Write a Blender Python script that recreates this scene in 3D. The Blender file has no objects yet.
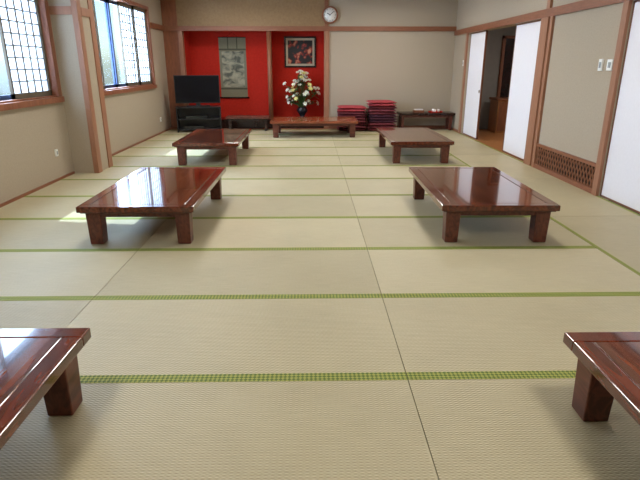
import bpy, bmesh, math, random
from mathutils import Vector, Matrix, Euler
random.seed(7)
S = bpy.context.scene
S.view_settings.view_transform = 'Standard'
S.view_settings.look = 'None'
S.view_settings.exposure = 0.34

# ------------------------------------------------------------------ materials
def srgb(r, g, b):
    f = lambda c: (c/255/12.92) if c/255 <= 0.04045 else ((c/255+0.055)/1.055)**2.4
    return (f(r), f(g), f(b), 1)

def new_mat(name):
    m = bpy.data.materials.new(name); m.use_nodes = True
    nt = m.node_tree
    return m, nt, nt.nodes['Principled BSDF']

def N(nt, t, **kw):
    n = nt.nodes.new(t)
    for k, v in kw.items():
        setattr(n, k, v)
    return n

def simple(name, col, rough=0.5, metal=0.0, var=0.12, scale=8, bump=0.0, coat=0.0, stretch=(1, 1, 1), spec=0.5):
    m, nt, b = new_mat(name)
    tc = N(nt, 'ShaderNodeTexCoord'); mp = N(nt, 'ShaderNodeMapping')
    mp.inputs['Scale'].default_value = stretch
    nt.links.new(tc.outputs['Object'], mp.inputs[0])
    no = N(nt, 'ShaderNodeTexNoise'); no.inputs['Scale'].default_value = scale; no.inputs['Detail'].default_value = 5
    nt.links.new(mp.outputs[0], no.inputs[0])
    cr = N(nt, 'ShaderNodeValToRGB')
    cr.color_ramp.elements[0].position = 0.3; cr.color_ramp.elements[1].position = 0.7
    cr.color_ramp.elements[0].color = tuple(c*(1-var) for c in col[:3])+(1,)
    cr.color_ramp.elements[1].color = tuple(min(1, c*(1+var)) for c in col[:3])+(1,)
    nt.links.new(no.outputs[0], cr.inputs[0]); nt.links.new(cr.outputs[0], b.inputs['Base Color'])
    b.inputs['Roughness'].default_value = rough; b.inputs['Metallic'].default_value = metal
    b.inputs['Coat Weight'].default_value = coat
    b.inputs['Specular IOR Level'].default_value = spec
    if bump:
        bp = N(nt, 'ShaderNodeBump'); bp.inputs['Strength'].default_value = bump; bp.inputs['Distance'].default_value = 0.003
        nt.links.new(no.outputs[0], bp.inputs['Height']); nt.links.new(bp.outputs[0], b.inputs['Normal'])
    return m

M_plaster = simple('plaster_greige', srgb(176, 162, 142), 0.95, var=0.05, scale=60, bump=0.3, spec=0.1)
M_plaster_dk = simple('plaster_brown', srgb(150, 122, 90), 0.95, var=0.09, scale=25, bump=0.3, spec=0.1)
M_ceil = simple('ceiling_board', srgb(212, 205, 192), 0.9, var=0.04, scale=5, stretch=(1, 12, 1))
M_trim = simple('trim_wood', srgb(138, 84, 56), 0.5, var=0.18, scale=6, stretch=(4, 4, 1))
M_trim_h = simple('trim_wood_beam', srgb(134, 82, 54), 0.5, var=0.15, scale=6, stretch=(1, 1, 10))
M_trim_lt = simple('trim_wood_light', srgb(156, 108, 80), 0.5, var=0.12, scale=6, stretch=(8, 8, 1))
M_red = simple('red_alcove_wall', srgb(192, 46, 32), 0.85, var=0.08, scale=20, bump=0.15, spec=0.15)
M_lacq = simple('dark_lacquer', srgb(44, 24, 20), 0.25, var=0.15, scale=6)
M_black = simple('black_plastic', srgb(20, 20, 23), 0.35, var=0.1)
M_screen = simple('tv_glass', srgb(14, 16, 22), 0.12, var=0.05)
M_white = simple('white_plastic', srgb(235, 235, 230), 0.4, var=0.02)
M_fus = simple('fusuma_paper', srgb(236, 233, 236), 0.8, var=0.015, scale=30, spec=0.2)
M_fusframe = simple('fusuma_frame', srgb(120, 74, 50), 0.4, var=0.1)
M_alum = simple('window_aluminium', srgb(36, 56, 96), 0.4, metal=0.3, var=0.05)
M_kumiko = simple('shoji_lattice_wood', srgb(100, 90, 74), 0.7, var=0.06)
M_corr_floor = simple('corridor_floor_wood', srgb(168, 112, 68), 0.3, var=0.15, scale=4, stretch=(10, 1, 1))
M_corr_wall = simple('corridor_wall', srgb(150, 147, 142), 0.9, var=0.04)
M_ground = simple('ground_outside', srgb(150, 152, 150), 0.9, var=0.2, scale=2)
M_grille_dk = simple('grille_shadow', srgb(34, 18, 12), 0.8)
M_grille = simple('grille_wood', srgb(134, 84, 54), 0.5, var=0.15)
M_metal = simple('brass_pull', srgb(120, 96, 60), 0.35, metal=0.8)

def table_mat(name, c0, c1, rough=0.16, coat=0.5):
    m, nt, b = new_mat(name)
    tc = N(nt, 'ShaderNodeTexCoord'); mp = N(nt, 'ShaderNodeMapping')
    mp.inputs['Scale'].default_value = (11, 1.0, 6)
    nt.links.new(tc.outputs['Object'], mp.inputs[0])
    no = N(nt, 'ShaderNodeTexNoise'); no.inputs['Scale'].default_value = 2.2; no.inputs['Detail'].default_value = 8
    no.inputs['Distortion'].default_value = 1.6
    nt.links.new(mp.outputs[0], no.inputs[0])
    cr = N(nt, 'ShaderNodeValToRGB')
    cr.color_ramp.elements[0].position = 0.38; cr.color_ramp.elements[1].position = 0.62
    cr.color_ramp.elements[0].color = c0; cr.color_ramp.elements[1].color = c1
    nt.links.new(no.outputs[0], cr.inputs[0]); nt.links.new(cr.outputs[0], b.inputs['Base Color'])
    b.inputs['Roughness'].default_value = rough
    b.inputs['Coat Weight'].default_value = coat; b.inputs['Coat Roughness'].default_value = 0.03
    return m
M_ttop = table_mat('table_top_lacquered', srgb(54, 20, 10), srgb(116, 56, 30), 0.12, 0.8)
M_tedge = table_mat('table_edge_band', srgb(72, 28, 16), srgb(112, 50, 30), 0.13, 0.6)
M_tleg = table_mat('table_leg_wood', srgb(76, 32, 22), srgb(108, 54, 38), 0.35, 0.1)
M_cttop = table_mat('table_top_amber', srgb(132, 68, 40), srgb(172, 98, 62), 0.22)
M_ctedge = table_mat('table_edge_amber', srgb(120, 58, 34), srgb(150, 78, 48), 0.22)

# tatami
m, nt, b = new_mat('tatami_straw'); M_tatami = m
tc = N(nt, 'ShaderNodeTexCoord')
at = N(nt, 'ShaderNodeAttribute', attribute_name='mv')
sp = N(nt, 'ShaderNodeSeparateXYZ'); nt.links.new(tc.outputs['Object'], sp.inputs[0])
def mth(op, a, bb=None):
    n = N(nt, 'ShaderNodeMath', operation=op)
    for i, v in enumerate((a, bb)):
        if v is None: continue
        if isinstance(v, (int, float)): n.inputs[i].default_value = v
        else: nt.links.new(v, n.inputs[i])
    return n.outputs[0]
sy = mth('SINE', mth('MULTIPLY', sp.outputs['Y'], 2*math.pi/0.015))
sx = mth('SINE', mth('MULTIPLY', sp.outputs['X'], 2*math.pi/0.026))
rib = mth('ADD', mth('MULTIPLY', sy, 0.35), mth('MULTIPLY', mth('MULTIPLY', sx, sy), 0.5))
mp = N(nt, 'ShaderNodeMapping'); mp.inputs['Scale'].default_value = (2.5, 60, 1)
nt.links.new(tc.outputs['Object'], mp.inputs[0])
n1 = N(nt, 'ShaderNodeTexNoise'); n1.inputs['Scale'].default_value = 3; n1.inputs['Detail'].default_value = 5
nt.links.new(mp.outputs[0], n1.inputs[0])
n2 = N(nt, 'ShaderNodeTexNoise'); n2.inputs['Scale'].default_value = 2.0; n2.inputs['Detail'].default_value = 4
nt.links.new(tc.outputs['Object'], n2.inputs[0])
n3 = N(nt, 'ShaderNodeTexNoise'); n3.inputs['Scale'].default_value = 90; n3.inputs['Detail'].default_value = 3
nt.links.new(tc.outputs['Object'], n3.inputs[0])
fac = mth('ADD', mth('ADD', mth('MULTIPLY', rib, 0.32), mth('MULTIPLY', n1.outputs[0], 0.5)),
          mth('ADD', mth('ADD', mth('MULTIPLY', n2.outputs[0], 0.3), mth('MULTIPLY', n3.outputs[0], 0.25)), mth('MULTIPLY', at.outputs['Fac'], 0.30)))
cr = N(nt, 'ShaderNodeValToRGB')
cr.color_ramp.elements[0].position = 0.2; cr.color_ramp.elements[1].position = 1.0
cr.color_ramp.elements[0].color = srgb(148, 137, 106); cr.color_ramp.elements[1].color = srgb(204, 192, 156)
nt.links.new(fac, cr.inputs[0]); nt.links.new(cr.outputs[0], b.inputs['Base Color'])
b.inputs['Roughness'].default_value = 0.48; b.inputs['Specular IOR Level'].default_value = 0.5
bp = N(nt, 'ShaderNodeBump'); bp.inputs['Strength'].default_value = 0.5; bp.inputs['Distance'].default_value = 0.002
nt.links.new(rib, bp.inputs['Height']); nt.links.new(bp.outputs[0], b.inputs['Normal'])

m, nt, b = new_mat('tatami_border_green'); M_border = m
tc = N(nt, 'ShaderNodeTexCoord'); mp = N(nt, 'ShaderNodeMapping')
mp.inputs['Rotation'].default_value = (0, 0, math.radians(45)); mp.inputs['Location'].default_value = (0.003, 0.001, 0.5)
nt.links.new(tc.outputs['Object'], mp.inputs[0])
ck = N(nt, 'ShaderNodeTexChecker'); ck.inputs['Scale'].default_value = 66
ck.inputs['Color1'].default_value = srgb(164, 166, 78); ck.inputs['Color2'].default_value = srgb(88, 108, 36)
nt.links.new(mp.outputs[0], ck.inputs[0]); nt.links.new(ck.outputs[0], b.inputs['Base Color'])
b.inputs['Roughness'].default_value = 0.7

# glass pane, shoji paper
m, nt, b = new_mat('window_glass'); M_glass = m
nt.nodes.remove(b); out = nt.nodes['Material Output']
tr = N(nt, 'ShaderNodeBsdfTransparent'); tr.inputs[0].default_value = (0.74, 0.87, 1.0, 1)
gl = N(nt, 'ShaderNodeBsdfGlossy'); gl.inputs['Roughness'].default_value = 0.03
mx = N(nt, 'ShaderNodeMixShader'); mx.inputs[0].default_value = 0.06
nt.links.new(tr.outputs[0], mx.inputs[1]); nt.links.new(gl.outputs[0], mx.inputs[2]); nt.links.new(mx.outputs[0], out.inputs[0])
m, nt, b = new_mat('shoji_paper'); M_paper = m
nt.nodes.remove(b); out = nt.nodes['Material Output']
no = N(nt, 'ShaderNodeTexNoise'); no.inputs['Scale'].default_value = 30
cr = N(nt, 'ShaderNodeValToRGB'); cr.color_ramp.elements[0].color = (0.84, 0.86, 0.90, 1); cr.color_ramp.elements[1].color = (0.90, 0.91, 0.94, 1)
nt.links.new(no.outputs[0], cr.inputs[0])
df = N(nt, 'ShaderNodeBsdfDiffuse'); tl = N(nt, 'ShaderNodeBsdfTranslucent')
nt.links.new(cr.outputs[0], df.inputs[0]); nt.links.new(cr.outputs[0], tl.inputs[0])
mx = N(nt, 'ShaderNodeMixShader'); mx.inputs[0].default_value = 0.6
nt.links.new(df.outputs[0], mx.inputs[1]); nt.links.new(tl.outputs[0], mx.inputs[2]); nt.links.new(mx.outputs[0], out.inputs[0])

# ------------------------------------------------------------------ mesh builder
class MB:
    def __init__(s): s.v = []; s.f = []; s.m = []; s.sm = []; s.a = []
    def add(s, vs, fs, mi=0, smooth=False, M=None, a=0.0):
        o = len(s.v)
        for p in vs:
            p = Vector(p)
            if M is not None: p = M @ p
            s.v.append(tuple(p))
        for f in fs:
            s.f.append(tuple(i+o for i in f)); s.m.append(mi); s.sm.append(smooth); s.a.append(a)
    def box(s, x0, x1, y0, y1, z0, z1, mi=0, M=None, a=0.0):
        vs = [(x0,y0,z0),(x1,y0,z0),(x1,y1,z0),(x0,y1,z0),(x0,y0,z1),(x1,y0,z1),(x1,y1,z1),(x0,y1,z1)]
        fs = [(0,3,2,1),(4,5,6,7),(0,1,5,4),(1,2,6,5),(2,3,7,6),(3,0,4,7)]
        s.add(vs, fs, mi, False, M, a)
    def tube(s, pts, rad, mi=0, n=8, M=None, cap=True):
        pts = [Vector(p) for p in pts]
        if isinstance(rad, (int, float)): rad = [rad]*len(pts)
        vs = []; fs = []
        for i, p in enumerate(pts):
            d = (pts[min(i+1, len(pts)-1)]-pts[max(i-1, 0)]).normalized()
            a = d.orthogonal().normalized() if i == 0 else (a - d*a.dot(d)).normalized()
            bb = d.cross(a)
            for k in range(n):
                t = 2*math.pi*k/n
                vs.append(p+a*math.cos(t)*rad[i]+bb*math.sin(t)*rad[i])
        for i in range(len(pts)-1):
            for k in range(n):
                fs.append((i*n+k, i*n+(k+1) % n, (i+1)*n+(k+1) % n, (i+1)*n+k))
        if cap:
            fs.append(tuple(range(n-1, -1, -1))); fs.append(tuple((len(pts)-1)*n+k for k in range(n)))
        s.add(vs, fs, mi, True, M)
    def lathe(s, prof, c=(0, 0, 0), mi=0, n=28, M=None, smooth=True):
        vs = []; fs = []
        for r, z in prof:
            for k in range(n):
                t = 2*math.pi*k/n
                vs.append((c[0]+r*math.cos(t), c[1]+r*math.sin(t), c[2]+z))
        for i in range(len(prof)-1):
            for k in range(n):
                fs.append((i*n+k, i*n+(k+1) % n, (i+1)*n+(k+1) % n, (i+1)*n+k))
        fs.append(tuple(range(n-1, -1, -1))); fs.append(tuple((len(prof)-1)*n+k for k in range(n)))
        s.add(vs, fs, mi, smooth, M)
    def pillow(s, w, d, t, mi=0, M=None, n=12):
        vs = []; fs = []
        def P(i, j, sg):
            u = -1+2*i/n; v = -1+2*j/n
            e = (1-abs(u)**3.2)*(1-abs(v)**3.2)
            sx = w/2*u*(1-0.05*(1-v*v)); sy = d/2*v*(1-0.05*(1-u*u))
            return (sx, sy, sg*t/2*(max(e, 0)**0.42*0.93))
        for sg in (1, -1):
            o = len(vs)
            for j in range(n+1):
                for i in range(n+1): vs.append(P(i, j, sg))
            for j in range(n):
                for i in range(n):
                    q = (o+j*(n+1)+i, o+j*(n+1)+i+1, o+(j+1)*(n+1)+i+1, o+(j+1)*(n+1)+i)
                    fs.append(q if sg > 0 else q[::-1])
        s.add(vs, fs, mi, True, M)
    def done(s, name, mats, loc=(0, 0, 0), rot=(0, 0, 0), bevel=0, parent=None, attr=False):
        me = bpy.data.meshes.new(name)
        me.from_pydata(s.v, [], s.f)
        for mm in mats: me.materials.append(mm)
        me.polygons.foreach_set('material_index', s.m)
        me.polygons.foreach_set('use_smooth', s.sm)
        if attr:
            at = me.attributes.new('mv', 'FLOAT', 'FACE'); at.data.foreach_set('value', s.a)
        me.validate(); me.update()
        o = bpy.data.objects.new(name, me); S.collection.objects.link(o)
        o.location = loc; o.rotation_euler = rot
        if bevel:
            bv = o.modifiers.new('bevel', 'BEVEL'); bv.width = bevel; bv.segments = 3; bv.limit_method = 'ANGLE'; bv.angle_limit = math.radians(50)
        if parent: o.parent = parent
        return o

XL, XR, YB, YF, ZC = -3.37, 3.38, 12.9, -3.0, 2.95
# ------------------------------------------------------------------ floor
fl = MB()
fl.box(XL-0.2, XR+0.1, YF-0.15, YB+0.0, -0.15, -0.055, 2)
cols = [(-3.37, -1.44), (-1.44, 0.47), (0.47, 2.40)]
y0, dy = 2.217, 0.945
ks = list(range(-5, 11))
g = 0.002
for k in ks:
    ya, yb = y0+dy*k, y0+dy*(k+1)
    for ci, (xa, xb) in enumerate(cols):
        a = 0.3*((k+ci) % 2) + 0.6*random.random()
        fl.box(xa+g, xb-g, ya, yb, -0.055, 0, 0, a=a)
        fl.box(xa+g, xb-g, ya, ya+0.033, 0, 0.0015, 1)
        fl.box(xa+g, xb-g, yb-0.033, yb-0.0004, 0, 0.0015, 1)
yy = y0-5*dy
yend = y0+11*dy
while yy < yend-0.01:
    ye = min(yy+1.89, yend)
    fl.box(2.40+g, XR, yy+g, ye-g, -0.055, 0, 0, a=random.random())
    fl.box(2.40+g, 2.435, yy+g, ye-g, 0, 0.0015, 1)
    fl.box(XR-0.03, XR, yy+g, ye-g, 0, 0.0015, 1)
    yy = ye
fl.box(XL, XR, yend+g, YB, -0.055, 0, 3)
fl.done('floor', [M_tatami, M_border, M_lacq, M_trim_h], attr=True)

# ------------------------------------------------------------------ ceiling
c = MB(); c.box(XL-0.2, XR+0.2, YF-0.15, YB+0.9, ZC, ZC+0.1)
for i in range(17):
    c.box(XL, XR, YF+0.5+i*0.93, YF+0.53+i*0.93, ZC-0.03, ZC, 1)
c.done('ceiling', [M_ceil, M_trim_h])

# ------------------------------------------------------------------ left wall
W1 = (2.6, 7.30); W2 = (8.05, 11.8); ZS, ZT = 1.06, 2.6
PX, P0, P1 = -3.03, 7.40, 7.93
w = MB()
w.box(XL-0.2, XL, YF, YB, -0.05, ZS)
w.box(XL-0.2, XL, YF, YB, ZT, ZC)
for a, bb in ((YF, W1[0]), (W1[1], W2[0]), (W2[1], YB)):
    w.box(XL-0.2, XL, a, bb, ZS, ZT)
w.box(XL, PX, P0, P1, 0, ZC)      # structural pier
w.done('wall_left', [M_plaster])
t = MB()
t.box(PX-0.05, PX+0.02, P0-0.02, P0+0.11, 0, ZC)
t.box(PX-0.02, PX+0.015, P1-0.13, P1+0.015, 0, ZC)
t.box(-3.37, PX-0.05, P0-0.025, P0, 2.08, 2.18)
t.box(PX, PX+0.025, P0+0.11, P1-0.13, 2.08, 2.18)
t.done('trim_1', [M_trim_lt])
t = MB(); t.box(XL, -3.35, YF, P0-0.03, 0, 0.03); t.box(XL, -3.35, P1, YB, 0, 0.03)
t.done('baseboard_left', [M_trim_h])
t = MB(); t.box(XL, -3.33, W2[1]+0.10, YB-0.04, 2.2, 2.31); t.done('trim_2', [M_trim_h])

def window(name, y0, y1, sashes, shojis):
    o = MB()
    o.box(XL-0.12, XL+0.05, y0-0.03, y1+0.03, ZS-0.07, ZS, 0)
    o.box(XL-0.2, XL+0.02, y0-0.0, y0+0.06, ZS, ZT, 0)
    o.box(XL-0.2, XL+0.02, y1-0.06, y1+0.04, ZS, ZT, 0)
    o.box(XL-0.12, XL+0.03, y0, y1, ZT-0.06, ZT, 0)
    o.box(XL-0.09, XL-0.01, y0+.06, y1-.06, ZS, ZS+0.02, 0)
    for i, (a, bb) in enumerate(sashes):
        x = XL-0.15 - 0.03*(i % 2)
        o.box(x, x+0.028, a, a+0.06, ZS, ZT-.06, 1); o.box(x, x+0.028, bb-0.06, bb, ZS, ZT-.06, 1)
        o.box(x, x+0.028, a, bb, ZS, ZS+0.07, 1); o.box(x, x+0.028, a, bb, ZT-0.12, ZT-.06, 1)
        o.box(x+0.012, x+0.016, a+0.05, bb-0.05, ZS+0.07, ZT-0.12, 2)
    for i, (a, bb) in enumerate(shojis):
        x = XL-0.06 - 0.032*(i % 2)
        o.box(x, x+0.03, a, a+0.035, ZS+0.02, ZT-.06, 3); o.box(x, x+0.03, bb-0.035, bb, ZS+0.02, ZT-.06, 3)
        o.box(x, x+0.03, a, bb, ZS+0.02, ZS+0.08, 3); o.box(x, x+0.03, a, bb, ZT-0.12, ZT-.06, 3)
        nc = 5; nr = 10
        for k in range(1, nc):
            yk = a+0.035+(bb-a-0.07)*k/nc
            o.box(x+0.008, x+0.022, yk-0.009, yk+0.009, ZS+0.08, ZT-0.12, 3)
        for k in range(1, nr):
            zk = ZS+0.08+(ZT-ZS-0.20)*k/nr
            o.box(x+0.009, x+0.021, a+.03, bb-.03, zk-0.008, zk+0.008, 3)
        o.box(x+0.003, x+0.006, a+0.03, bb-0.03, ZS+0.06, ZT-0.11, 4)
    o.done(name, [M_trim, M_alum, M_glass, M_kumiko, M_paper])
window('window_1', *W1, [(2.66, 3.84), (3.8, 4.98), (4.94, 6.12), (6.08, 7.24)], [(2.66, 3.5), (3.48, 4.32), (4.3, 5.1), (6.30, 7.24)])
window('window_2', *W2, [(8.11, 9.04), (9.00, 9.94), (9.90, 10.86), (10.82, 11.74)], [(8.12, 9.05), (10.25, 11.02), (10.98, 11.74)])

# ------------------------------------------------------------------ right wall
w = MB()
D0, D1, DZ = 8.08, 11.8, 2.1
E1 = 5.90; E0 = 0.2
xo = XR+0.16
w.box(XR, xo, YF, E0, -0.05, ZC)
w.box(XR, xo, E0, E1, DZ, ZC)
w.box(XR, xo, E1, D0, -0.05, ZC)
w.box(XR, xo, D0, D1, DZ, ZC)
w.box(XR, xo, D1, YB, -0.05, ZC)
w.done('wall_right', [M_plaster])
t = MB(); t.box(XR-0.04, XR, YF, YB-0.04, DZ, DZ+0.11); t.done('trim_3', [M_trim_h])
t = MB()
for a, bb in ((7.84, 8.08), (7.70, 7.78), (5.90, 6.0), (11.8, 11.9), (0.1, 0.2)):
    t.box(XR-0.035, XR, a, bb, 0, DZ)
t.box(XR-0.035, XR, 7.84, 7.95, DZ+0.11, ZC)
t.done('trim_4', [M_trim_lt])
t = MB(); t.box(XR-0.03, XR, 6.0, 7.70, 0, 0.06); t.box(XR-0.03, XR, 6.0, 7.70, 0.32, 0.36)
t.box(XR-0.02, XR, 11.9, YB, 0, 0.05); t.done('baseboard_right', [M_trim_h])
gr = MB(); gr.box(XR-0.004, XR-0.001, 6.0, 7.70, 0.06, 0.32, 1)
L = 1.70; n = 22
for i in range(n):          # diagonal lattice slats
    for sg in (1, -1):
        y = 6.0+L*(i+0.5)/n
        dyy = 0.07*sg
        yc0, yc1 = y-dyy, y+dyy
        yc0 = min(max(yc0, 6.01), 7.69); yc1 = min(max(yc1, 6.01), 7.69)
        xx = XR-0.02 if sg > 0 else XR-0.012
        wdt = 0.009
        vs = [(xx, yc0-wdt, 0.06), (xx, yc0+wdt, 0.06), (xx, yc1+wdt, 0.32), (xx, yc1-wdt, 0.32),
              (xx+.008, yc0-wdt, 0.06), (xx+.008, yc0+wdt, 0.06), (xx+.008, yc1+wdt, 0.32), (xx+.008, yc1-wdt, 0.32)]
        gr.add(vs, [(0,1,2,3),(7,6,5,4),(0,4,5,1),(1,5,6,2),(2,6,7,3),(3,7,4,0)], 0)
gr.done('vent_grille', [M_grille, M_grille_dk])

def fusuma(name, a, bb, x):
    o = MB(); th = 0.03
    o.box(x, x+th, a+0.018, bb-0.018, 0.02, DZ-0.02, 0)
    o.box(x-0.003, x+th+0.003, a, a+0.018, 0.003, DZ-0.002, 1); o.box(x-0.003, x+th+0.003, bb-0.018, bb, 0.003, DZ-0.002, 1)
    o.box(x-0.003, x+th+0.003, a, bb, 0.003, 0.022, 1); o.box(x-0.003, x+th+0.003, a, bb, DZ-0.022, DZ-0.002, 1)
    Mx = Matrix.Translation((x, a+0.09, 0.95)) @ Matrix.Rotation(math.radians(-90), 4, 'Y')
    o.lathe([(0.034, -0.001), (0.034, 0.004), (0.026, 0.005), (0.022, 0.001)], (0, 0, 0), 2, 20, Mx)
    o.done(name, [M_fus, M_fusframe, M_metal])
fusuma('door_1', 10.80, 11.795, XR+0.045)
fusuma('door_2', 8.085, 9.24, XR+0.045)
fusuma('door_3', 4.0, 5.895, XR+0.02)
fusuma('door_4', 2.1, 4.05, XR+0.06)
fusuma('door_5', 0.205, 2.15, XR+0.02)

# corridor beyond the open doorway
cx0, cx1, cy0, cy1 = xo, 6.0, 7.6, 12.8
for nm, bx in (('wall_corridor_east', (cx1, cx1+0.1, cy0, cy1, -0.05, 2.6)), ('wall_corridor_north', (cx0, cx1, cy1, cy1+0.1, -0.05, 2.6)),
               ('wall_corridor_south', (cx0, cx1, cy0-0.1, cy0, -0.05, 2.6)), ('ceiling_corridor', (cx0, cx1+.1, cy0-.1, cy1+.1, 2.6, 2.7))):
    w = MB(); w.box(*bx); w.done(nm, [M_corr_wall])
w = MB(); w.box(xo, cx1, cy0, cy1, -0.12, -0.02); w.box(XR, xo, D0, D1, -0.12, 0.0); w.done('floor_corridor', [M_corr_floor])
w = MB(); w.box(4.45, 4.51, 12.72, 12.795, 0, 2.1, 0); w.box(5.35, 5.41, 12.72, 12.795, 0, 2.1, 0); w.box(4.45, 5.41, 12.72, 12.795, 2.04, 2.1, 0)
w.box(4.51, 5.35, 12.76, 12.79, 0, 2.04, 1); w.done('door_6', [M_trim, M_lacq])
w = MB()
w.box(4.25, 5.15, 12.05, 12.6, 0.0, 0.72, 0); w.box(4.22, 5.18, 12.02, 12.63, 0.72, 0.76, 1)
w.box(4.28, 4.69, 12.035, 12.05, 0.05, 0.68, 1); w.box(4.71, 5.12, 12.035, 12.05, 0.05, 0.68, 1)
w.tube([(4.66, 12.02, .3), (4.66, 12.02, .42)], 0.008, 2); w.tube([(4.74, 12.02, .3), (4.74, 12.02, .42)], 0.008, 2)
w.done('wooden_cabinet', [M_corr_floor, M_trim, M_metal], loc=(0, 0, -0.02), bevel=0.004)

# ------------------------------------------------------------------ back wall + tokonoma
AX0, AXM, AX1, AY, AZ = -2.93, -0.95, 0.33, 13.6, 2.25
w = MB()
w.box(AX1+0.12, XR+.16, YB, YB+0.15, -0.05, ZC, 0)
w.box(XL-.2, AX0-0.1, YB, YB+0.15, -0.05, ZC, 2)
w.box(AX0-0.1, AX1+0.12, YB, YB+0.15, AZ, ZC, 1)
w.done('wall_back', [M_plaster, M_plaster_dk, M_trim])
for nm, bx in (('wall_alcove_back', (AX0-0.1, AX1+0.12, AY, AY+0.1, -0.05, 2.6)),
               ('wall_alcove_left', (AX0-0.1, AX0, YB+0.15, AY, -0.05, 2.6)),
               ('wall_alcove_right', (AX1+0.02, AX1+0.12, YB+0.15, AY, -0.05, 2.6)),
               ('wall_alcove_divider', (AXM-0.03, AXM+0.03, YB+0.12, AY, 0.215, 2.6)),
               ('ceiling_alcove', (AX0-.1, AX1+.12, YB+0.15, AY+.1, 2.6, 2.65))):
    w = MB(); w.box(*bx); w.done(nm, [M_red])
w = MB()
w.box(AX0, AX1, YB+0.10, AY, -0.05, 0.2, 0)
w.box(AX0, AX1, YB-0.02, YB+0.10, 0, 0.215, 0)
w.done('floor_alcove', [M_lacq], bevel=0.004)
t = MB()
t.box(AX1, AX1+0.12, YB-0.03, YB+0.12, 0, 2.2, 0)
t.box(AX0-0.1, AX0, YB-0.03, YB+0.12, 0, 2.2, 0)
t.done('trim_5', [M_trim_lt])
t = MB(); t.tube([(AXM, YB+0.05, 0.216), (AXM, YB+0.05, 2.2)], 0.055, 0, 16); t.done('trim_6', [M_trim])
t = MB(); t.box(XL, XR, YB-0.045, YB, 2.2, 2.30); t.done('trim_7', [M_trim_h])
t = MB(); t.box(AX1+0.12, XR-.02, YB-0.02, YB, 0, 0.06); t.done('baseboard_back', [M_trim_h])
t = MB(); t.box(AX1+0.01, AX1+0.09, YB-0.03, YB, 2.3, ZC); t.done('trim_8', [M_trim])
w = MB(); w.box(XL-.2, XR+.2, YF-0.15, YF, -0.05, ZC); w.done('wall_front', [M_plaster])

# ------------------------------------------------------------------ tables
def low_table(x, y, wx, wy, h=0.345, rot=0, mats=None, name='low_table', leg=0.125):
    o = MB(); hx, hy = wx/2, wy/2; th = 0.05
    bw = 0.085
    o.box(-hx, hx, -hy, -hy+bw, h-th, h, 1); o.box(-hx, hx, hy-bw, hy, h-th, h, 1)
    o.box(-hx, -hx+bw, -hy+bw, hy-bw, h-th, h, 1); o.box(hx-bw, hx, -hy+bw, hy-bw, h-th, h, 1)
    o.box(-hx+bw, hx-bw, -hy+bw, hy-bw, h-th, h-0.0008, 0)
    i = 0.05; az = h-th-0.012
    o.box(-hx+0.02, hx-0.02, -hy+0.02, hy-0.02, az, h-th, 2)
    ah = 0.075
    for sy in (-1, 1):
        ya = sy*(hy-i-0.04); o.box(-hx+i+.02, hx-i-.02, min(ya, ya+sy*.022), max(ya, ya+sy*.022), az-ah+0.03, az, 2)
        xa = sy*(hx-i-0.04); o.box(min(xa, xa+sy*.022), max(xa, xa+sy*.022), -hy+i+.02, hy-i-.02, az-ah+0.03, az, 2)
    for sx in (-1, 1):
        for sy in (-1, 1):
            cx, cy = sx*(hx-i-leg/2), sy*(hy-i-leg/2)
            a, bq = leg/2, leg/2*0.88
            vs = [(cx-bq, cy-bq, 0), (cx+bq, cy-bq, 0), (cx+bq, cy+bq, 0), (cx-bq, cy+bq, 0), (cx-a, cy-a, az), (cx+a, cy-a, az), (cx+a, cy+a, az), (cx-a, cy+a, az)]
            o.add(vs, [(0,3,2,1),(4,5,6,7),(0,1,5,4),(1,2,6,5),(2,3,7,6),(3,0,4,7)], 2)
    return o.done(name, mats or [M_ttop, M_tedge, M_tleg], loc=(x, y, 0.002), rot=(0, 0, rot), bevel=0.007)
low_table(-1.46, 5.08, 0.97, 1.78)
low_table(1.61, 5.05, 0.99, 1.74, rot=math.radians(-1))
low_table(-1.58, 8.82, 1.00, 1.85)
low_table(1.72, 8.95, 0.98, 1.90)
low_table(-1.49, 1.20, 1.00, 1.80)
low_table(1.61, 1.13, 1.00, 1.78)
low_table(0.08, 11.60, 1.02, 1.85, rot=math.radians(90), mats=[M_cttop, M_ctedge, M_tleg])
low_table(2.72, 12.55, 1.30, 0.48, h=0.40, mats=[M_lacq, M_lacq, M_tleg], name='side_table', leg=0.07)
low_table(-1.45, 12.50, 1.00, 0.42, h=0.33, mats=[M_tleg, M_tleg, M_lacq], name='writing_desk', leg=0.07)

o = MB()
o.lathe([(0.16, 0), (0.17, 0.02), (0.165, 0.022), (0.155, 0.006)], (0, 0, 0), 0)
for a in range(3):
    cx, cy = 0.07*math.cos(a*2.1), 0.07*math.sin(a*2.1)
    o.lathe([(0.022, 0.008), (0.034, 0.03), (0.037, 0.07), (0.033, 0.07), (0.03, 0.03)], (cx, cy, 0), 1, 16)
o.done('tea_tray', [M_red, M_white], loc=(2.95, 12.55, 0.403))
o = MB()
o.box(-0.12, 0.12, -0.08, 0.08, 0, 0.05, 0); o.box(-0.1, 0.1, -0.06, 0.06, 0.05, 0.075, 1)
o.done('tissue_box', [M_trim, M_white], loc=(2.55, 12.55, 0.403), bevel=0.006)

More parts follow.
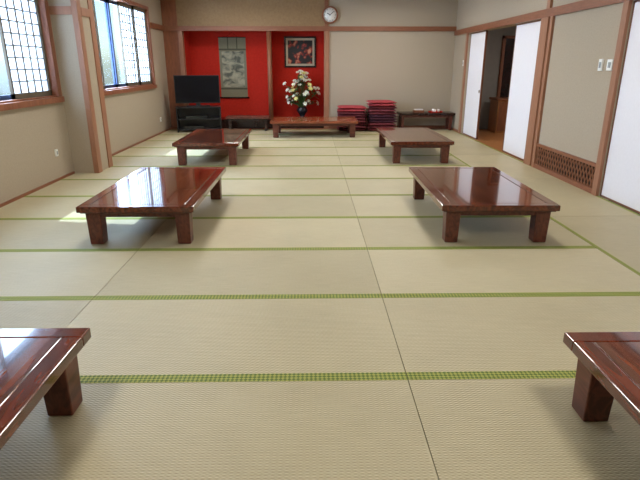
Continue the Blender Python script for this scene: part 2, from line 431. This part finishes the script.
# ------------------------------------------------------------------ zabuton stacks
M_z1 = simple('zabuton_maroon', srgb(116, 44, 52), 0.9, var=0.25, scale=40)
M_z2 = simple('zabuton_red', srgb(164, 56, 62), 0.9, var=0.35, scale=30)
M_z3 = simple('zabuton_dark', srgb(84, 40, 56), 0.9, var=0.25, scale=40)
def stack(x, y, n, wdt=0.66):
    o = MB(); z = 0.0; t = 0.078
    for i in range(n):
        Mx = Matrix.Translation((random.uniform(-.02, .02), random.uniform(-.02, .02), z+t/2)) @ Matrix.Rotation(random.uniform(-.05, .05), 4, 'Z') @ Matrix.Rotation(random.uniform(-.015, .015), 4, 'Y')
        mi = 1 if i >= n-2 else random.choice([0, 0, 2])
        o.pillow(wdt, 0.62, t, mi, Mx); z += t*0.78
    o.done('zabuton_stack', [M_z1, M_z2, M_z3], loc=(x, y, 0.003))
stack(0.97, 12.48, 9, 0.68)
stack(1.66, 12.45, 11, 0.66)

# ------------------------------------------------------------------ TV
o = MB()
o.box(-0.50, 0.50, -0.025, 0.02, 0.07, 0.68, 0)
o.box(-0.485, 0.485, -0.028, -0.025, 0.09, 0.665, 1)
o.box(-0.05, 0.05, -0.01, 0.03, 0.02, 0.1, 0)
o.box(-0.26, 0.26, -0.11, 0.11, 0, 0.02, 0)
o.box(-0.25, 0.25, 0.02, 0.06, 0.18, 0.5, 0)
o.done('television', [M_black, M_screen], loc=(-2.57, 12.36, 0.562), rot=(0, 0, math.radians(10)), bevel=0.004)
o = MB()
for z in (0.04, 0.27, 0.53): o.box(-0.5, 0.5, -0.2, 0.2, z, z+0.03, 0)
for x in (-0.5, 0.47): o.box(x, x+0.03, -0.2, 0.2, 0, 0.53, 0)
o.box(-0.5, 0.5, 0.18, 0.2, 0.04, 0.53, 0)
o.box(-0.35, 0.1, -0.16, 0.12, 0.07, 0.13, 1); o.box(-0.3, 0.2, -0.15, 0.12, 0.30, 0.36, 1)
o.done('tv_stand', [M_black, M_screen], loc=(-2.57, 12.36, 0), rot=(0, 0, math.radians(10)), bevel=0.003)

# ------------------------------------------------------------------ hanging scroll
M_silk = simple('scroll_silk', srgb(132, 128, 104), 0.85, var=0.1, scale=60)
M_silk2 = simple('scroll_band', srgb(84, 84, 66), 0.85, var=0.1, scale=60)
m, nt, b = new_mat('scroll_painting'); M_paint = m
tc = N(nt, 'ShaderNodeTexCoord'); mp = N(nt, 'ShaderNodeMapping'); mp.inputs['Scale'].default_value = (2.2, 1, 3.2)
nt.links.new(tc.outputs['Object'], mp.inputs[0])
no = N(nt, 'ShaderNodeTexNoise'); no.inputs['Scale'].default_value = 2.2; no.inputs['Detail'].default_value = 9; no.inputs['Distortion'].default_value = 0.8
nt.links.new(mp.outputs[0], no.inputs[0])
cr = N(nt, 'ShaderNodeValToRGB'); cr.color_ramp.elements[0].position = 0.38; cr.color_ramp.elements[1].position = 0.6
cr.color_ramp.elements[0].color = srgb(92, 94, 82); cr.color_ramp.elements[1].color = srgb(176, 170, 144)
e = cr.color_ramp.elements.new(0.48); e.color = srgb(140, 140, 120)
nt.links.new(no.outputs[0], cr.inputs[0]); nt.links.new(cr.outputs[0], b.inputs['Base Color']); b.inputs['Roughness'].default_value = 0.85
o = MB()
o.box(-0.33, 0.33, -0.004, 0.0, 0.0, 1.42, 0)
o.box(-0.33, 0.33, -0.006, -0.004, 1.12, 1.16, 1); o.box(-0.33, 0.33, -0.006, -0.004, 0.20, 0.24, 1)
o.box(-0.27, 0.27, -0.007, -0.004, 0.26, 1.10, 2)
for x in (-0.12, 0.10): o.box(x, x+0.025, -0.007, -0.004, 1.16, 1.42, 1)
o.tube([(-0.37, -0.012, 0.0), (0.37, -0.012, 0.0)], 0.018, 3, 12)
o.tube([(-0.34, -0.008, 1.42), (0.34, -0.008, 1.42)], 0.010, 3, 10)
o.tube([(-0.15, -0.008, 1.42), (0, -0.004, 1.53), (0.15, -0.008, 1.42)], 0.003, 3, 6)
o.done('hanging_scroll', [M_silk, M_silk2, M_paint, M_lacq], loc=(-1.90, AY-0.004, 0.68))

# ------------------------------------------------------------------ framed picture
m, nt, b = new_mat('picture_painting'); M_pic = m
tc = N(nt, 'ShaderNodeTexCoord')
vo = N(nt, 'ShaderNodeTexNoise'); vo.inputs['Scale'].default_value = 7; vo.inputs['Detail'].default_value = 2
nt.links.new(tc.outputs['Object'], vo.inputs[0])
cr = N(nt, 'ShaderNodeValToRGB'); cr.color_ramp.elements[0].position = 0.5; cr.color_ramp.elements[1].position = 0.68
cr.color_ramp.elements[0].color = srgb(26, 20, 18); cr.color_ramp.elements[1].color = srgb(214, 150, 110)
e = cr.color_ramp.elements.new(0.58); e.color = srgb(150, 40, 26)
nt.links.new(vo.outputs[0], cr.inputs[0]); nt.links.new(cr.outputs[0], b.inputs['Base Color'])
M_mat = simple('picture_mat', srgb(190, 178, 150), 0.8, var=0.02)
o = MB(); W, H = 0.39, 0.36; f = 0.04
o.box(-W, W, -0.035, 0, -H, -H+f, 0); o.box(-W, W, -0.035, 0, H-f, H, 0)
o.box(-W, -W+f, -0.035, 0, -H+f, H-f, 0); o.box(W-f, W, -0.035, 0, -H+f, H-f, 0)
o.box(-W+f, W-f, -0.012, 0, -H+f, H-f, 1); o.box(-W+0.09, W-0.09, -0.016, -0.012, -H+0.09, H-0.09, 2)
o.done('picture_frame', [M_lacq, M_mat, M_pic], loc=(-0.24, AY-0.004, 1.76), bevel=0.003)

# ------------------------------------------------------------------ flower arrangement
M_leaf = simple('leaf_green', srgb(62, 92, 40), 0.6, var=0.4, scale=12)
M_stem = simple('stem_green', srgb(80, 100, 50), 0.6)
M_pet = simple('petal_white', srgb(244, 242, 228), 0.6, var=0.04)
M_yel = simple('petal_yellow', srgb(228, 220, 140), 0.6, var=0.1)
M_vase = simple('vase_ceramic', srgb(38, 34, 40), 0.25, var=0.2)
o = MB()
o.lathe([(0.075, 0), (0.09, 0.015), (0.055, 0.05), (0.075, 0.10), (0.125, 0.16), (0.14, 0.20), (0.12, 0.24), (0.095, 0.26), (0.10, 0.275), (0.088, 0.27), (0.08, 0.25)], (0, 0, 0), 0)
def leaf(base, d, L, wd, mi):
    d = d.normalized(); sd = d.cross(Vector((0, 0, 1)))
    if sd.length < 0.1: sd = Vector((1, 0, 0))
    sd.normalize(); up = sd.cross(d)
    vs = []; fs = []; n = 5
    for i in range(n+1):
        t = i/n; c0 = base+d*L*t-Vector((0, 0, 1))*L*0.25*t*t
        ww = wd*math.sin(math.pi*min(1, t*0.92+0.06))**0.8
        vs += [c0-sd*ww+up*ww*.3, c0, c0+sd*ww+up*ww*.3]
    for i in range(n):
        a = i*3; fs += [(a, a+1, a+4, a+3), (a+1, a+2, a+5, a+4)]
    o.add(vs, fs, mi, True)
def bloom(p, d, r, mi, ci, npet=6):
    d = d.normalized(); a = d.orthogonal().normalized(); bb = d.cross(a)
    for lay, k0 in ((0, 0), (1, 0.5)):
        for k in range(npet):
            t = 2*math.pi*(k+k0)/npet
            dd = (a*math.cos(t)+bb*math.sin(t))
            rr = r*(1-0.25*lay)
            s2 = dd.cross(d)
            vs = [p, p+dd*rr*.5+d*rr*(.25+.2*lay)-s2*rr*.3, p+dd*rr*.5+d*rr*(.2+.2*lay), p+dd*rr*.5+d*rr*(.25+.2*lay)+s2*rr*.3, p+dd*rr*1.0+d*rr*(.12+.35*lay)]
            o.add(vs, [(0, 1, 2), (0, 2, 3), (1, 4, 2), (2, 4, 3)], mi, True)
    o.lathe([(0.001, -.2*r), (r*.16, 0), (r*.18, r*.25), (0.002, r*.4)], (0, 0, 0), ci, 8, Matrix.Translation(p) @ d.to_track_quat('Z', 'Y').to_matrix().to_4x4())
rnd = random.Random(3)
for i in range(66):
    az = rnd.uniform(0, 2*math.pi); h = rnd.uniform(0.32, 1.14)
    spread = (0.42 if h < 0.85 else 0.22)*math.sqrt(rnd.random()) + 0.04
    if h > 0.85: spread *= (1.28-h)*2.3
    p = Vector((spread*math.cos(az), spread*0.45*math.sin(az), h))
    q = Vector((p.x*0.35, p.y*0.35, 0.27+(h-0.27)*0.5))
    o.tube([(0.02*math.cos(az), 0.02*math.sin(az), 0.24), q, p], [0.005, 0.004, 0.003], 2, 5)
    d = (p-Vector((0, 0, 0.3))).normalized()+Vector((0, -0.6, 0.05))
    if i % 6 != 4:
        bloom(p+Vector((0, -0.02, 0)), d, rnd.uniform(0.052, 0.078), 3 if i % 4 else 4, 4)
    for j in range(5):
        tt = rnd.uniform(0.3, 0.95); bpt = q.lerp(p, tt)
        leaf(bpt, Vector((rnd.uniform(-1, 1), rnd.uniform(-.6, .8), rnd.uniform(-0.2, 1))), rnd.uniform(0.09, 0.16), rnd.uniform(0.014, 0.026), 1)
for i in range(9):
    az = rnd.uniform(-1, 1); p0 = Vector((0, 0, 0.27)); d = Vector((az, -0.2, 0.5))
    leaf(p0+d*0.1, d, 0.40, 0.03, 1)
o.done('flower_arrangement', [M_vase, M_leaf, M_stem, M_pet, M_yel], loc=(-0.20, 13.22, 0.202))

# ------------------------------------------------------------------ clock
o = MB()
R = Matrix.Rotation(math.radians(90), 4, 'X')
o.lathe([(0.185, 0), (0.19, 0.02), (0.18, 0.045), (0.155, 0.05), (0.152, 0.03)], (0, 0, 0), 0, 40, R)
o.lathe([(0.154, 0.02), (0.154, 0.031), (0.001, 0.0312)], (0, 0, 0), 1, 40, R)
for k in range(12):
    a = math.radians(30*k); Mk = Matrix.Rotation(a, 4, 'Y')
    o.box(-0.005, 0.005, -0.034, -0.031, 0.115, 0.14, 2, Mk)
for a, L, wd in ((math.radians(300), 0.075, 0.008), (math.radians(50), 0.115, 0.006)):
    o.box(-wd, wd, -0.037, -0.033, -0.015, L, 2, Matrix.Rotation(a, 4, 'Y'))
o.done('wall_clock', [M_trim, M_white, M_black], loc=(0.46, YB-0.031, 2.54))

# ------------------------------------------------------------------ small wall fittings
def plate(name, x, y, z, sx, w_, h_):
    o = MB(); x1 = x+sx*0.02
    o.box(min(x, x1), max(x, x1), y-w_/2, y+w_/2, z-h_/2, z+h_/2, 0)
    x2 = x+sx*0.024
    o.box(min(x1, x2), max(x1, x2), y-w_/4, y+w_/4, z-h_/4, z+h_/4, 1)
    o.done(name, [M_white, simple('fitting_grey', srgb(150, 155, 155), .4)], bevel=0.003)
plate('wall_thermostat', XR, 6.10, 1.46, -1, 0.11, 0.12)
plate('light_switch', XR, 6.30, 1.46, -1, 0.075, 0.13)
plate('light_switch', XR, 12.0, 1.5, -1, 0.08, 0.12)
plate('wall_outlet', XL, 6.95, 0.36, 1, 0.06, 0.09)
plate('wall_outlet', XL, 12.0, 0.30, 1, 0.06, 0.09)

# ------------------------------------------------------------------ exterior
o = MB(); o.box(-40, XL-0.25, -20, 40, -1.2, -1.0); o.done('ground', [M_ground])

# ------------------------------------------------------------------ lights
def area(name, loc, rot, sx, sy, power, col=(1, 1, 1)):
    l = bpy.data.lights.new(name, 'AREA'); l.shape = 'RECTANGLE'; l.size = sx; l.size_y = sy; l.energy = power; l.color = col
    o = bpy.data.objects.new(name, l); S.collection.objects.link(o); o.location = loc; o.rotation_euler = rot
    return o
M_fix = simple('fill_panel_housing', srgb(225, 222, 212), 0.5, var=0.02)
for y in (1.2, 5.0, 8.4, 11.2):  # unseen ceiling fixtures, added to carry the room's fill lights
    for x in (-1.6, 1.6):
        o = MB(); o.box(-0.35, 0.35, -0.35, 0.35, 0.0, 0.06); o.done('ceiling_fill_panel', [M_fix], loc=(x, y, ZC-0.095), bevel=0.01)
        area('ceiling_fill_light', (x, y, ZC-0.10), (0, 0, 0), 0.6, 0.6, 27, (1.0, 0.95, 0.89))
area('corridor_fill_light', (4.8, 10.2, 2.55), (0, 0, 0), 0.6, 0.6, 20, (1.0, 0.95, 0.88))  # added fill light to brighten the corridor, no fixture behind it
area('window_daylight', (XL-0.35, (W1[0]+W1[1])/2, 1.85), (0, math.radians(-90), 0), 1.5, W1[1]-W1[0], 270, (0.97, 0.98, 1.0))
area('window_daylight', (XL-0.35, (W2[0]+W2[1])/2, 1.85), (0, math.radians(-90), 0), 1.5, W2[1]-W2[0], 340, (0.97, 0.98, 1.0))
s = bpy.data.lights.new('sun', 'SUN'); s.energy = 8.0; s.angle = math.radians(0.8); s.color = (1, 0.96, 0.9)
so = bpy.data.objects.new('sun', s); S.collection.objects.link(so)
so.rotation_euler = Vector((0.78, -0.12, -1.0)).to_track_quat('-Z', 'Y').to_euler()

wd = bpy.data.worlds.new('World'); S.world = wd; wd.use_nodes = True
nt = wd.node_tree; bg = nt.nodes['Background']
sky = nt.nodes.new('ShaderNodeTexSky'); sky.sky_type = 'NISHITA'; sky.sun_disc = False
sky.sun_elevation = math.radians(52); sky.sun_rotation = math.radians(250); sky.air_density = 1.2
nt.links.new(sky.outputs[0], bg.inputs[0]); bg.inputs[1].default_value = 0.28

# ------------------------------------------------------------------ camera
cd = bpy.data.cameras.new('camera'); cd.sensor_width = 36; cd.lens = 520/640*36; cd.clip_end = 200
co = bpy.data.objects.new('camera', cd); S.collection.objects.link(co)
co.location = (0, 0, 1.46); co.rotation_euler = (math.radians(90-18.6), 0, math.radians(-1.04))
S.camera = co
